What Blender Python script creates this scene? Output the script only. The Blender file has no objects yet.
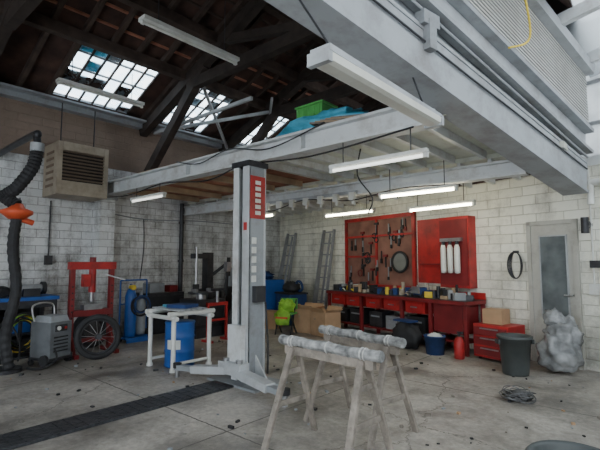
import bpy, math, random
from mathutils import Vector, Matrix, noise
random.seed(7)
R = random.uniform
V = Vector

# ------------------------------------------------------------ materials
def new_mat(name):
    m = bpy.data.materials.new(name); m.use_nodes = True
    nt = m.node_tree; b = nt.nodes['Principled BSDF']
    return m, nt, b

def mat(name, col, rough=0.6, metal=0.0, var=0.15, scale=6.0, bump=0.0, dirt=None, dirt_amt=0.5, dirt_scale=3.0):
    m, nt, b = new_mat(name)
    N, L = nt.nodes, nt.links
    b.inputs['Roughness'].default_value = rough
    b.inputs['Metallic'].default_value = metal
    tc = N.new('ShaderNodeTexCoord')
    n = N.new('ShaderNodeTexNoise'); n.inputs['Scale'].default_value = scale; n.inputs['Detail'].default_value = 6
    L.new(tc.outputs['Object'], n.inputs['Vector'])
    r = N.new('ShaderNodeValToRGB')
    r.color_ramp.elements[0].position = 0.3; r.color_ramp.elements[1].position = 0.7
    r.color_ramp.elements[0].color = (*[c*(1-var) for c in col], 1)
    r.color_ramp.elements[1].color = (*[min(1, c*(1+var)) for c in col], 1)
    L.new(n.outputs['Fac'], r.inputs['Fac'])
    out = r.outputs['Color']
    if dirt:
        n2 = N.new('ShaderNodeTexNoise'); n2.inputs['Scale'].default_value = dirt_scale; n2.inputs['Detail'].default_value = 9
        n2.inputs['Roughness'].default_value = 0.7
        L.new(tc.outputs['Object'], n2.inputs['Vector'])
        r2 = N.new('ShaderNodeValToRGB')
        r2.color_ramp.elements[0].position = 0.46; r2.color_ramp.elements[1].position = 0.68
        r2.color_ramp.elements[0].color = (0, 0, 0, 1); r2.color_ramp.elements[1].color = (dirt_amt,)*3+(1,)
        L.new(n2.outputs['Fac'], r2.inputs['Fac'])
        mx = N.new('ShaderNodeMixRGB'); L.new(r2.outputs['Color'], mx.inputs['Fac'])
        L.new(out, mx.inputs['Color1']); mx.inputs['Color2'].default_value = (*dirt, 1)
        out = mx.outputs['Color']
    L.new(out, b.inputs['Base Color'])
    if bump:
        bp = N.new('ShaderNodeBump'); bp.inputs['Strength'].default_value = bump; bp.inputs['Distance'].default_value = 0.02
        L.new(n.outputs['Fac'], bp.inputs['Height']); L.new(bp.outputs['Normal'], b.inputs['Normal'])
    return m

def emit(name, col, s):
    m, nt, b = new_mat(name)
    b.inputs['Base Color'].default_value = (*col, 1)
    b.inputs['Emission Color'].default_value = (*col, 1)
    b.inputs['Emission Strength'].default_value = s
    return m

def brick(name, direction, c1, c2, mortar, w=0.40, h=0.15, ms=0.007, dirt=(0.11, 0.095, 0.08), dirt_amt=0.85, upper=None, upper_z=3.5, lo=0.62, hi=0.86):
    m, nt, b = new_mat(name); N, L = nt.nodes, nt.links
    b.inputs['Roughness'].default_value = 0.8
    g = N.new('ShaderNodeNewGeometry')
    dp = N.new('ShaderNodeVectorMath'); dp.operation = 'DOT_PRODUCT'; dp.inputs[1].default_value = direction
    L.new(g.outputs['Position'], dp.inputs[0])
    sp = N.new('ShaderNodeSeparateXYZ'); L.new(g.outputs['Position'], sp.inputs[0])
    cb = N.new('ShaderNodeCombineXYZ'); L.new(dp.outputs['Value'], cb.inputs[0]); L.new(sp.outputs['Z'], cb.inputs[1])
    bt = N.new('ShaderNodeTexBrick'); L.new(cb.outputs[0], bt.inputs['Vector'])
    bt.inputs['Scale'].default_value = 1; bt.inputs['Brick Width'].default_value = w; bt.inputs['Row Height'].default_value = h
    bt.inputs['Mortar Size'].default_value = ms; bt.inputs['Mortar Smooth'].default_value = 0.5
    bt.inputs['Color1'].default_value = (*c1, 1); bt.inputs['Color2'].default_value = (*c2, 1); bt.inputs['Mortar'].default_value = (*mortar, 1)
    n = N.new('ShaderNodeTexNoise'); n.inputs['Scale'].default_value = 1.7; n.inputs['Detail'].default_value = 14; n.inputs['Roughness'].default_value = 0.82
    L.new(g.outputs['Position'], n.inputs['Vector'])
    mp = N.new('ShaderNodeMapping'); mp.inputs['Scale'].default_value = (5, 5, 0.6); L.new(g.outputs['Position'], mp.inputs['Vector'])
    ns = N.new('ShaderNodeTexNoise'); ns.inputs['Scale'].default_value = 1.0; ns.inputs['Detail'].default_value = 6; L.new(mp.outputs[0], ns.inputs['Vector'])
    mr = N.new('ShaderNodeMapRange'); mr.inputs['From Min'].default_value = 0; mr.inputs['From Max'].default_value = 1.7
    mr.inputs['To Min'].default_value = 0.14; mr.inputs['To Max'].default_value = 0.0
    L.new(sp.outputs['Z'], mr.inputs['Value'])
    ad = N.new('ShaderNodeMath'); ad.operation = 'ADD'; L.new(n.outputs['Fac'], ad.inputs[0]); L.new(mr.outputs[0], ad.inputs[1])
    sc = N.new('ShaderNodeMath'); sc.operation = 'MULTIPLY_ADD'; sc.inputs[1].default_value = 0.35; L.new(ns.outputs['Fac'], sc.inputs[0]); L.new(ad.outputs[0], sc.inputs[2])
    r = N.new('ShaderNodeValToRGB'); r.color_ramp.elements[0].position = lo; r.color_ramp.elements[1].position = hi
    r.color_ramp.elements[0].color = (0, 0, 0, 1); r.color_ramp.elements[1].color = (dirt_amt,)*3+(1,)
    L.new(sc.outputs[0], r.inputs['Fac'])
    mx = N.new('ShaderNodeMixRGB'); L.new(r.outputs['Color'], mx.inputs['Fac']); L.new(bt.outputs['Color'], mx.inputs['Color1'])
    mx.inputs['Color2'].default_value = (*dirt, 1)
    out = mx.outputs['Color']
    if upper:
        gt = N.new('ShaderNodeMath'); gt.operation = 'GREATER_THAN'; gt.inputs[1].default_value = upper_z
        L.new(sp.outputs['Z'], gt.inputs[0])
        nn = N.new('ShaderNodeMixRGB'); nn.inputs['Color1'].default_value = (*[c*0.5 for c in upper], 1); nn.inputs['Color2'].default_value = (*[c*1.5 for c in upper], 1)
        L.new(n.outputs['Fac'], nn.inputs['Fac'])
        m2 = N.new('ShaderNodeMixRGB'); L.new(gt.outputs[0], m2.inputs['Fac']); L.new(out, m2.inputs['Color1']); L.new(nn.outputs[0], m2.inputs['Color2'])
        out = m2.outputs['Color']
    L.new(out, b.inputs['Base Color'])
    bp = N.new('ShaderNodeBump'); bp.inputs['Strength'].default_value = 0.7; bp.inputs['Distance'].default_value = 0.015
    sm = N.new('ShaderNodeMath'); sm.operation = 'SUBTRACT'; L.new(n.outputs['Fac'], sm.inputs[0]); L.new(bt.outputs['Fac'], sm.inputs[1])
    L.new(sm.outputs[0], bp.inputs['Height']); L.new(bp.outputs['Normal'], b.inputs['Normal'])
    return m

def floor_mat():
    m, nt, b = new_mat('concrete_floor'); N, L = nt.nodes, nt.links
    g = N.new('ShaderNodeNewGeometry')
    n1 = N.new('ShaderNodeTexNoise'); n1.inputs['Scale'].default_value = 0.6; n1.inputs['Detail'].default_value = 12; n1.inputs['Roughness'].default_value = 0.7
    n2 = N.new('ShaderNodeTexNoise'); n2.inputs['Scale'].default_value = 16; n2.inputs['Detail'].default_value = 8; n2.inputs['Roughness'].default_value = 0.75
    n3 = N.new('ShaderNodeTexNoise'); n3.inputs['Scale'].default_value = 1.5; n3.inputs['Detail'].default_value = 14; n3.inputs['Roughness'].default_value = 0.7; n3.inputs['Distortion'].default_value = 0.4
    for n in (n1, n2, n3): L.new(g.outputs['Position'], n.inputs['Vector'])
    r = N.new('ShaderNodeValToRGB')
    r.color_ramp.elements[0].position = 0.38; r.color_ramp.elements[0].color = (0.16, 0.143, 0.125, 1)
    r.color_ramp.elements[1].position = 0.60; r.color_ramp.elements[1].color = (0.44, 0.405, 0.36, 1)
    L.new(n1.outputs['Fac'], r.inputs['Fac'])
    mx = N.new('ShaderNodeMixRGB'); mx.blend_type = 'OVERLAY'; mx.inputs['Fac'].default_value = 0.8
    L.new(r.outputs['Color'], mx.inputs['Color1']); L.new(n2.outputs['Fac'], mx.inputs['Color2'])
    r3 = N.new('ShaderNodeValToRGB'); r3.color_ramp.elements[0].position = 0.49; r3.color_ramp.elements[1].position = 0.62
    r3.color_ramp.elements[0].color = (0, 0, 0, 1); r3.color_ramp.elements[1].color = (0.8, 0.8, 0.8, 1)
    L.new(n3.outputs['Fac'], r3.inputs['Fac'])
    sp = N.new('ShaderNodeSeparateXYZ'); L.new(g.outputs['Position'], sp.inputs[0])
    mrx = N.new('ShaderNodeMapRange'); mrx.inputs['From Min'].default_value = -7.5; mrx.inputs['From Max'].default_value = -2.0
    mrx.inputs['To Min'].default_value = 1.0; mrx.inputs['To Max'].default_value = 0.55; L.new(sp.outputs['X'], mrx.inputs['Value'])
    mm = N.new('ShaderNodeMath'); mm.operation = 'MULTIPLY'; L.new(r3.outputs['Color'], mm.inputs[0]); L.new(mrx.outputs[0], mm.inputs[1])
    m3 = N.new('ShaderNodeMixRGB'); L.new(mm.outputs[0], m3.inputs['Fac']); L.new(mx.outputs[0], m3.inputs['Color1']); m3.inputs['Color2'].default_value = (0.075, 0.067, 0.06, 1)
    bt = N.new('ShaderNodeTexBrick'); bt.offset = 0; bt.inputs['Scale'].default_value = 1
    bt.inputs['Brick Width'].default_value = 3.1; bt.inputs['Row Height'].default_value = 2.6; bt.inputs['Mortar Size'].default_value = 0.009
    wob = N.new('ShaderNodeMixRGB'); wob.blend_type = 'ADD'; wob.inputs['Fac'].default_value = 0.04
    L.new(g.outputs['Position'], wob.inputs['Color1']); L.new(n2.outputs['Color'], wob.inputs['Color2']); L.new(wob.outputs[0], bt.inputs['Vector'])
    m4 = N.new('ShaderNodeMixRGB'); L.new(bt.outputs['Fac'], m4.inputs['Fac']); L.new(m3.outputs[0], m4.inputs['Color1']); m4.inputs['Color2'].default_value = (0.09, 0.08, 0.07, 1)
    vo = N.new('ShaderNodeTexVoronoi'); vo.feature = 'DISTANCE_TO_EDGE'; vo.inputs['Scale'].default_value = 0.4
    ad = N.new('ShaderNodeMixRGB'); ad.blend_type = 'ADD'; ad.inputs['Fac'].default_value = 0.6
    L.new(g.outputs['Position'], ad.inputs['Color1']); L.new(n3.outputs['Color'], ad.inputs['Color2']); L.new(ad.outputs[0], vo.inputs['Vector'])
    lt = N.new('ShaderNodeMath'); lt.operation = 'LESS_THAN'; lt.inputs[1].default_value = 0.0025; L.new(vo.outputs['Distance'], lt.inputs[0])
    m5 = N.new('ShaderNodeMixRGB'); L.new(lt.outputs[0], m5.inputs['Fac']); L.new(m4.outputs[0], m5.inputs['Color1']); m5.inputs['Color2'].default_value = (0.14, 0.125, 0.11, 1)
    vs = N.new('ShaderNodeTexVoronoi'); vs.inputs['Scale'].default_value = 5.5; L.new(g.outputs['Position'], vs.inputs['Vector'])
    l2 = N.new('ShaderNodeMath'); l2.operation = 'LESS_THAN'; l2.inputs[1].default_value = 0.08; L.new(vs.outputs['Distance'], l2.inputs[0])
    l3 = N.new('ShaderNodeMath'); l3.operation = 'MULTIPLY'; l3.inputs[1].default_value = 0.5; L.new(l2.outputs[0], l3.inputs[0])
    m6 = N.new('ShaderNodeMixRGB'); L.new(l3.outputs[0], m6.inputs['Fac']); L.new(m5.outputs[0], m6.inputs['Color1']); m6.inputs['Color2'].default_value = (0.08, 0.07, 0.06, 1)
    L.new(m6.outputs[0], b.inputs['Base Color'])
    rr = N.new('ShaderNodeMapRange'); rr.inputs['From Min'].default_value = .35; rr.inputs['From Max'].default_value = .65; rr.inputs['To Min'].default_value = 0.65; rr.inputs['To Max'].default_value = 0.28
    L.new(n3.outputs['Fac'], rr.inputs['Value']); L.new(rr.outputs[0], b.inputs['Roughness'])
    bp = N.new('ShaderNodeBump'); bp.inputs['Strength'].default_value = 0.3; bp.inputs['Distance'].default_value = 0.01
    L.new(n2.outputs['Fac'], bp.inputs['Height']); L.new(bp.outputs['Normal'], b.inputs['Normal'])
    return m

def pane_mat(name, tint, lo, hi, scale, nlo=0.4, nhi=0.65, tcol=(0.97, 0.99, 1)):
    m = bpy.data.materials.new(name); m.use_nodes = True; nt = m.node_tree; N, L = nt.nodes, nt.links
    N.remove(N['Principled BSDF']); out = N['Material Output']
    tr = N.new('ShaderNodeBsdfTransparent'); tr.inputs[0].default_value = (*tcol, 1)
    tl = N.new('ShaderNodeBsdfTranslucent'); tl.inputs[0].default_value = (*tint, 1)
    g = N.new('ShaderNodeNewGeometry'); n = N.new('ShaderNodeTexNoise'); n.inputs['Scale'].default_value = scale; n.inputs['Detail'].default_value = 5
    L.new(g.outputs['Position'], n.inputs['Vector'])
    mr = N.new('ShaderNodeMapRange'); mr.inputs['From Min'].default_value = nlo; mr.inputs['From Max'].default_value = nhi
    mr.inputs['To Min'].default_value = lo; mr.inputs['To Max'].default_value = hi; L.new(n.outputs['Fac'], mr.inputs['Value'])
    ms = N.new('ShaderNodeMixShader'); L.new(mr.outputs[0], ms.inputs[0]); L.new(tr.outputs[0], ms.inputs[1]); L.new(tl.outputs[0], ms.inputs[2])
    L.new(ms.outputs[0], out.inputs['Surface'])
    return m

BACKDIR = (0.9707, -0.2407, 0)
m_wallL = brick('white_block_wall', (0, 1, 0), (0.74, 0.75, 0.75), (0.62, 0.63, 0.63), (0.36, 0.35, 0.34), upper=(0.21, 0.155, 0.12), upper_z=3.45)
m_wallB = brick('white_back_wall', BACKDIR, (0.84, 0.83, 0.74), (0.74, 0.73, 0.64), (0.55, 0.53, 0.45), dirt_amt=0.65, lo=0.66, hi=0.92)
m_wallX = brick('white_side_wall', (1, 0, 0), (0.6, 0.6, 0.58), (0.52, 0.52, 0.5), (0.35, 0.34, 0.32))
m_floor = floor_mat()
m_white = mat('painted_white_steel', (0.60, 0.62, 0.63), 0.45, 0, 0.1, 3, dirt=(0.27, 0.23, 0.20), dirt_amt=0.7)
m_grey = mat('painted_grey_steel', (0.27, 0.29, 0.31), 0.5, 0, 0.1, 3, dirt=(0.12, 0.105, 0.095), dirt_amt=0.6)
m_lgrey = mat('light_grey_paint', (0.38, 0.40, 0.42), 0.45, 0, 0.1, 4, dirt=(0.18, 0.16, 0.145), dirt_amt=0.6)
m_girder = mat('girder_paint', (0.34, 0.36, 0.38), 0.5, 0, 0.1, 2, dirt=(0.17, 0.15, 0.14), dirt_amt=0.6)
m_corr = mat('cream_sheet', (0.50, 0.50, 0.47), 0.5, 0, 0.06, 2, dirt=(0.3, 0.28, 0.24), dirt_amt=0.5)
m_ribshade = mat('cream_sheet_painted_shade', (0.27, 0.27, 0.26), 0.6, 0, 0.06, 2)  # darker copy of the cream sheet: shade between the ribs painted as colour
m_door = mat('door_paint', (0.42, 0.41, 0.37), 0.5, 0, 0.08, 3, dirt=(0.2, 0.18, 0.15), dirt_amt=0.6)
m_ceil = mat('ceiling_paint', (0.62, 0.64, 0.56), 0.7, 0, 0.1, 3, dirt=(0.30, 0.27, 0.22), dirt_amt=0.6)
m_wood = mat('dark_timber', (0.03, 0.021, 0.017), 0.8, 0, 0.4, 5, 0.3)
m_board = mat('roof_boards', (0.055, 0.028, 0.021), 0.85, 0, 0.6, 3, 0.4)
m_raft = mat('rafter_timber', (0.055, 0.036, 0.028), 0.8, 0, 0.4, 5, 0.3)
m_rbrown = mat('red_brown_planks', (0.34, 0.14, 0.085), 0.8, 0, 0.35, 4, 0.2)
m_ply = mat('old_plywood', (0.38, 0.27, 0.17), 0.8, 0, 0.25, 4, 0.1)
m_lwood = mat('weathered_wood', (0.26, 0.225, 0.19), 0.8, 0, 0.35, 8, 0.2, dirt=(0.10, 0.085, 0.07), dirt_amt=0.8, dirt_scale=6)
m_black = mat('black_rubber', (0.016, 0.016, 0.018), 0.7, 0, 0.3, 8)
m_dark = mat('dark_steel', (0.04, 0.04, 0.045), 0.45, 0.4, 0.3, 8)
m_steel = mat('bare_steel', (0.38, 0.38, 0.39), 0.35, 0.8, 0.2, 8)
m_alu = mat('aluminium', (0.36, 0.37, 0.39), 0.35, 0.6, 0.1, 8)
m_red = mat('red_paint', (0.42, 0.02, 0.02), 0.45, 0, 0.2, 4, dirt=(0.07, 0.018, 0.018), dirt_amt=0.7)
m_dred = mat('dark_red_paint', (0.18, 0.014, 0.016), 0.5, 0, 0.25, 4)
m_orange = mat('orange_red', (0.60, 0.085, 0.03), 0.5)
m_blue = mat('blue_plastic', (0.015, 0.085, 0.32), 0.45)
m_dblue = mat('dark_blue_cloth', (0.013, 0.04, 0.14), 0.8, 0, 0.3)
m_cyan = mat('cyan_plastic', (0.09, 0.44, 0.62), 0.5, 0, .3)
m_green = mat('green_plastic', (0.09, 0.40, 0.09), 0.5)
m_hiviz = mat('hi_vis_cloth', (0.22, 0.45, 0.04), 0.7, 0, .4)
m_yellow = mat('yellow_paint', (0.68, 0.5, 0.05), 0.5)
m_card = mat('cardboard', (0.44, 0.28, 0.16), 0.85, 0, 0.12, 5)
m_cream = mat('cream_paint', (0.38, 0.32, 0.245), 0.55, 0, 0.1, 4, dirt=(0.16, 0.12, 0.085), dirt_amt=0.6)
m_brownp = mat('brown_grille', (0.16, 0.11, 0.075), 0.6)
m_plastic = mat('white_plastic', (0.66, 0.67, 0.64), 0.4, 0, .05, 4, dirt=(.38,.35,.3), dirt_amt=.5)
m_bag = mat('clear_bag', (0.24, 0.245, 0.25), 0.22, 0, 0.6, 5, 0.7)
m_wrap = mat('grey_wrap', (0.27, 0.27, 0.265), 0.75, 0, 0.6, 14, 0.6)
m_wrap2 = mat('light_wrap', (0.45, 0.44, 0.42), 0.7, 0, 0.3, 14, 0.3)
m_bin = mat('bin_plastic', (0.06, 0.068, 0.068), 0.5)
m_glassd = mat('window_glass', (0.12, 0.135, 0.14), 0.15, 0, 0.5, 3)
m_wire = mat('galvanised_wire', (0.16, 0.16, 0.165), 0.4, 0.6)
m_tread = mat('tread_plate', (0.045, 0.047, 0.053), 0.4, 0.4, 0.5, 20, 0.5)
m_toolb = mat('tool_board', (0.21, 0.10, 0.075), 0.8, 0, 0.35, 3)
m_tubeoff = mat('tube_unlit', (0.66, 0.66, 0.60), 0.3, 0, 0.05, 3, dirt=(.42,.4,.33), dirt_amt=.5)
m_tubeon = emit('tube_lit', (1.0, 0.95, 0.72), 26)
m_tubedim = emit('tube_dim', (0.95, 0.95, 0.9), 1.6)
m_pane = pane_mat('skylight_pane', (0.6, 0.78, 0.9), 0.0, 0.9, 6)
m_panel = pane_mat('translucent_sheet', (0.27, 0.29, 0.30), 0.94, 1.0, 2)
m_panelw = pane_mat('window_sheet', (0.7, 0.74, 0.76), 0.6, 0.95, 2)
m_mirror = mat('mirror_disc', (0.42, 0.43, 0.40), 0.15, 0.6, 0.1)

# ------------------------------------------------------------ mesh builder
class MB:
    def __init__(s): s.v = []; s.f = []; s.m = []; s.sm = []; s.mats = []
    def mi(s, mt):
        if mt not in s.mats: s.mats.append(mt)
        return s.mats.index(mt)
    def add(s, vs, fs, mt, smooth=False):
        o = len(s.v); s.v += [V(v) for v in vs]; k = s.mi(mt)
        for f in fs: s.f.append([i+o for i in f]); s.m.append(k); s.sm.append(smooth)
    def box(s, c, d, mt, rot=None, taper=1.0):
        vs = []
        for x, y, z in ((-1,-1,-1),(1,-1,-1),(1,1,-1),(-1,1,-1),(-1,-1,1),(1,-1,1),(1,1,1),(-1,1,1)):
            t = taper if z > 0 else 1
            p = V((x*d[0]/2*t, y*d[1]/2*t, z*d[2]/2))
            if rot is not None: p = (Matrix.Rotation(rot, 3, 'Z') if isinstance(rot, (int, float)) else rot) @ p
            vs.append(p+V(c))
        s.add(vs, [(0,3,2,1),(4,5,6,7),(0,1,5,4),(1,2,6,5),(2,3,7,6),(3,0,4,7)], mt)
    def bb(s, a, b, mt):
        s.box([(a[i]+b[i])/2 for i in range(3)], [abs(b[i]-a[i]) for i in range(3)], mt)
    def beam(s, p1, p2, w, h, mt, up=V((0,0,1))):
        p1, p2 = V(p1), V(p2); d = (p2-p1).normalized()
        if abs(d.dot(up)) > 0.98: up = V((0,1,0))
        sd = d.cross(up).normalized(); u = sd.cross(d)
        vs = []
        for p in (p1, p2):
            for a, b in ((-1,-1),(1,-1),(1,1),(-1,1)): vs.append(p+sd*a*w/2+u*b*h/2)
        s.add(vs, [(3,2,1,0),(4,5,6,7),(0,1,5,4),(1,2,6,5),(2,3,7,6),(3,0,4,7)], mt)
    def cyl(s, p1, p2, r, mt, r2=None, seg=18, cap=True):
        p1, p2 = V(p1), V(p2); r2 = r if r2 is None else r2
        d = (p2-p1).normalized(); up = V((0,0,1)) if abs(d.z) < 0.95 else V((1,0,0))
        a = d.cross(up).normalized(); b = a.cross(d)
        vs = []
        for p, rr in ((p1, r), (p2, r2)):
            for i in range(seg):
                t = 2*math.pi*i/seg; vs.append(p+(a*math.cos(t)+b*math.sin(t))*rr)
        s.add(vs, [(i, (i+1)%seg, seg+(i+1)%seg, seg+i) for i in range(seg)], mt, True)
        if cap:
            s.add(vs[:seg], [tuple(range(seg))[::-1]], mt); s.add(vs[seg:], [tuple(range(seg))], mt)
    def tube(s, pts, r, mt, seg=8, sub=6, closed=False, rib=0):
        P = [V(p) for p in pts]; n = len(P); path = []
        rng = range(n) if closed else range(n-1)
        for i in rng:
            if closed: a, b, c, d = P[(i-1)%n], P[i], P[(i+1)%n], P[(i+2)%n]
            else: a, b, c, d = P[max(i-1,0)], P[i], P[i+1], P[min(i+2,n-1)]
            for k in range(sub):
                t = k/sub
                path.append(0.5*((2*b)+(c-a)*t+(2*a-5*b+4*c-d)*t*t+(3*b-a-3*c+d)*t**3))
        if not closed: path.append(P[-1])
        m = len(path); nrm = None; vs = []
        for i, p in enumerate(path):
            d = (path[(i+1)%m]-path[i-1]) if closed else (path[min(i+1,m-1)]-path[max(i-1,0)])
            if d.length < 1e-7: d = V((0,0,1))
            d.normalize()
            if nrm is None: nrm = d.orthogonal().normalized()
            nrm = (nrm-d*nrm.dot(d))
            if nrm.length < 1e-6: nrm = d.orthogonal()
            nrm.normalize(); bn = d.cross(nrm)
            rr = r*(1+rib*(i%2))
            for k in range(seg):
                t = 2*math.pi*k/seg; vs.append(p+(nrm*math.cos(t)+bn*math.sin(t))*rr)
        fs = []
        for i in range(m if closed else m-1):
            j = (i+1)%m
            for k in range(seg): fs.append((i*seg+k, i*seg+(k+1)%seg, j*seg+(k+1)%seg, j*seg+k))
        s.add(vs, fs, mt, rib == 0)
        if not closed:
            s.add(vs[:seg], [tuple(range(seg))[::-1]], mt); s.add(vs[-seg:], [tuple(range(seg))], mt)
    def ring(s, c, axis, R_, r, mt, seg=28, flat=1.0):
        c = V(c); ax = V(axis).normalized(); a = ax.orthogonal().normalized(); b = ax.cross(a)
        vs = []; k = 10
        for i in range(seg):
            t = 2*math.pi*i/seg; o = a*math.cos(t)+b*math.sin(t)
            for j in range(k):
                q = 2*math.pi*j/k; vs.append(c+o*(R_+r*math.cos(q))+ax*r*flat*math.sin(q))
        fs = [(i*k+j, ((i+1)%seg)*k+j, ((i+1)%seg)*k+(j+1)%k, i*k+(j+1)%k) for i in range(seg) for j in range(k)]
        s.add(vs, fs, mt, True)
    def lathe(s, c, prof, mt, seg=24):
        c = V(c); n = len(prof); vs = []
        for r, z in prof:
            for i in range(seg):
                t = 2*math.pi*i/seg; vs.append(c+V((r*math.cos(t), r*math.sin(t), z)))
        s.add(vs, [(j*seg+i, j*seg+(i+1)%seg, (j+1)*seg+(i+1)%seg, (j+1)*seg+i) for j in range(n-1) for i in range(seg)], mt, True)
    def blob(s, c, d, mt, amp=0.25, fr=2.2, nu=26, nv=16, flat=True):
        c = V(c); vs = []; sd = V((R(0,50), R(0,50), R(0,50)))
        for j in range(nv+1):
            ph = math.pi*j/nv
            for i in range(nu):
                t = 2*math.pi*i/nu
                o = V((math.sin(ph)*math.cos(t), math.sin(ph)*math.sin(t), math.cos(ph)))
                k = 1+amp*noise.noise(o*fr+sd)+amp*0.5*noise.noise(o*fr*3+sd)
                p = V((o.x*d[0]/2*k, o.y*d[1]/2*k, o.z*d[2]/2*k))
                if flat and p.z < -d[2]/2*0.75: p.z = -d[2]/2*0.75
                vs.append(c+p)
        s.add(vs, [(j*nu+i, (j+1)*nu+i, (j+1)*nu+(i+1)%nu, j*nu+(i+1)%nu) for j in range(nv) for i in range(nu)], mt, True)
    def build(s, name, M=None, bevel=0.0):
        vs = s.v
        if M is not None: vs = [M @ v for v in vs]
        lo = V([min(v[i] for v in vs) for i in range(3)]); hi = V([max(v[i] for v in vs) for i in range(3)])
        o = V(((lo.x+hi.x)/2, (lo.y+hi.y)/2, lo.z))
        me = bpy.data.meshes.new(name); me.from_pydata([v-o for v in vs], [], s.f)
        for mt in s.mats: me.materials.append(mt)
        me.polygons.foreach_set('material_index', s.m); me.polygons.foreach_set('use_smooth', s.sm)
        me.update()
        ob = bpy.data.objects.new(name, me); ob.location = o; bpy.context.collection.objects.link(ob)
        if bevel:
            b = ob.modifiers.new('bevel', 'BEVEL'); b.width = bevel; b.segments = 2; b.limit_method = 'ANGLE'; b.angle_limit = math.radians(50)
        return ob

def at(x, y, z=0, rot=0): return Matrix.Translation((x, y, z)) @ Matrix.Rotation(math.radians(rot), 4, 'Z')
WB = at(0, 7.04, 0, -13.93)     # back wall frame: x along wall, -y into room

# ------------------------------------------------------------ shell
b = MB(); b.bb((-9.2, -4, -0.1), (3.2, 12, 0), m_floor); b.build('floor')
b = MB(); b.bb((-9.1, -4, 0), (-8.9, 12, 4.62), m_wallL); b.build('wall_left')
b = MB(); b.bb((-9.15, 0, 0), (3.2, 0.2, 2.86), m_wallB); b.build('wall_back', WB)
b = MB(); b.bb((2.9, -4, 0), (3.1, 6.25, 3.2), m_wallX); b.build('wall_right')
b = MB(); b.bb((-9.1, -4.2, 0), (-5.6, -4, 4.6), m_wallX); b.bb((1.6, -4.2, 0), (3.1, -4, 4.6), m_wallX); b.bb((-9.1, -4.2, 3.6), (3.1, -4, 7.0), m_wallX); b.build('wall_front')
b = MB(); b.bb((-9.1, 11.9, 0), (3.1, 12.1, 7.2), m_board); b.build('wall_gable')

# roof
S = 0.42; RX = -4.2; XT = -7.3
def rz(x): return 4.6+S*(x+8.9)
SKY = ((2.9, 4.4), (5.2, 6.3), (7.3, 8.2))
xs = [-9.3, -8.8, XT, RX]; ys = [-4.2, 2.9, 4.4, 5.2, 6.3, 7.3, 8.2, 12.1]
b = MB()
for i in range(3):
    for j in range(7):
        if i == 1 and j in (1, 3, 5): continue
        x0, x1, y0, y1 = xs[i], xs[i+1], ys[j], ys[j+1]
        t = 0.06; vs = []
        for dz in (0.03, 0.03+t):
            vs += [(x0, y0, rz(x0)+dz), (x1, y0, rz(x1)+dz), (x1, y1, rz(x1)+dz), (x0, y1, rz(x0)+dz)]
        b.add(vs, [(0,3,2,1),(4,5,6,7),(0,1,5,4),(1,2,6,5),(2,3,7,6),(3,0,4,7)], m_board)
def rz2(x): return rz(RX)-0.62*(x-RX)
b.add([(RX,-4.2,rz(RX)+.03),(-0.8,-4.2,rz2(-0.8)+.03),(-0.8,12.1,rz2(-0.8)+.03),(RX,12.1,rz(RX)+.03),
       (RX,-4.2,rz(RX)+.1),(-0.8,-4.2,rz2(-0.8)+.1),(-0.8,12.1,rz2(-0.8)+.1),(RX,12.1,rz(RX)+.1)],
      [(0,3,2,1),(4,5,6,7),(0,1,5,4),(1,2,6,5),(2,3,7,6),(3,0,4,7)], m_board)
b.build('roof')
b = MB()
y = -3.9
while y < 11.9:
    inside = any(a-0.05 < y < c+0.05 for a, c in SKY)
    b.beam((XT if inside else -8.9, y, rz(XT if inside else -8.9)-0.03), (RX, y, rz(RX)-0.03), 0.07, 0.1, m_raft)
    b.beam((RX, y, rz(RX)-0.03), (-1.2, y, rz2(-1.2)-0.03), 0.07, 0.1, m_raft)
    y += 0.48
for x in (XT+.12, -6.2, -5.2): b.beam((x, -4, rz(x)-0.16), (x, 11.9, rz(x)-0.16), 0.14, 0.18, m_raft)
x = -8.6
while x < RX:
    if x > XT+.3: b.beam((x, -4, rz(x)+0.02), (x, 11.9, rz(x)+0.02), 0.05, 0.03, m_rbrown if int(x*10) % 3 == 0 else m_raft)
    x += 0.33
b.beam((RX, -4, rz(RX)-0.15), (RX, 11.9, rz(RX)-0.15), 0.14, 0.25, m_raft)
b.build('roof_rafters')
for ty in (1.75, 4.8, 7.0, 9.6):
    b = MB()
    b.beam((-8.85, ty, rz(-8.85)-0.26), (RX, ty, rz(RX)-0.3), 0.16, 0.2, m_wood)
    b.beam((RX, ty, rz(RX)-0.3), (-1.6, ty, rz2(-1.6)-0.25), 0.16, 0.2, m_wood)
    b.beam((-7.1, ty, 4.95), (-2.1, ty, 4.95), 0.14, 0.2, m_wood)
    b.beam((RX, ty, 4.9), (RX, ty, rz(RX)-0.3), 0.16, 0.16, m_wood)
    b.beam((RX, ty, 5.1), (-6.0, ty, rz(-6.0)-0.3), 0.12, 0.14, m_wood)
    b.beam((RX, ty, 5.1), (-2.7, ty, rz2(-2.7)-0.3), 0.12, 0.14, m_wood)
    if ty > 3: b.beam((-8.82, ty, 3.15), (-6.6, ty, rz(-6.6)-0.35), 0.15, 0.19, m_wood)
    b.build('roof_truss')
b = MB(); b.bb((-8.9, -4, 4.42), (-8.72, 11.8, 4.6), m_grey); b.bb((-8.72, -4, 4.52), (-8.55, 11.8, 4.56), m_grey); b.build('trim_wall_plate')
b = MB()
b.beam((-8.5, 5.0, 4.38), (-7.0, 7.0, 5.0), .05, .07, m_lgrey); b.beam((-8.5, 6.9, 4.38), (-7.0, 5.0, 5.1), .05, .07, m_lgrey)
b.beam((-8.7, 5.0, 4.36), (-5.5, 5.0, 4.36), .05, .06, m_lgrey); b.beam((-8.5, 8.2, 4.38), (-6.6, 6.6, 5.1), .05, .07, m_lgrey)
b.build('steel_cross_brace')
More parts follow.
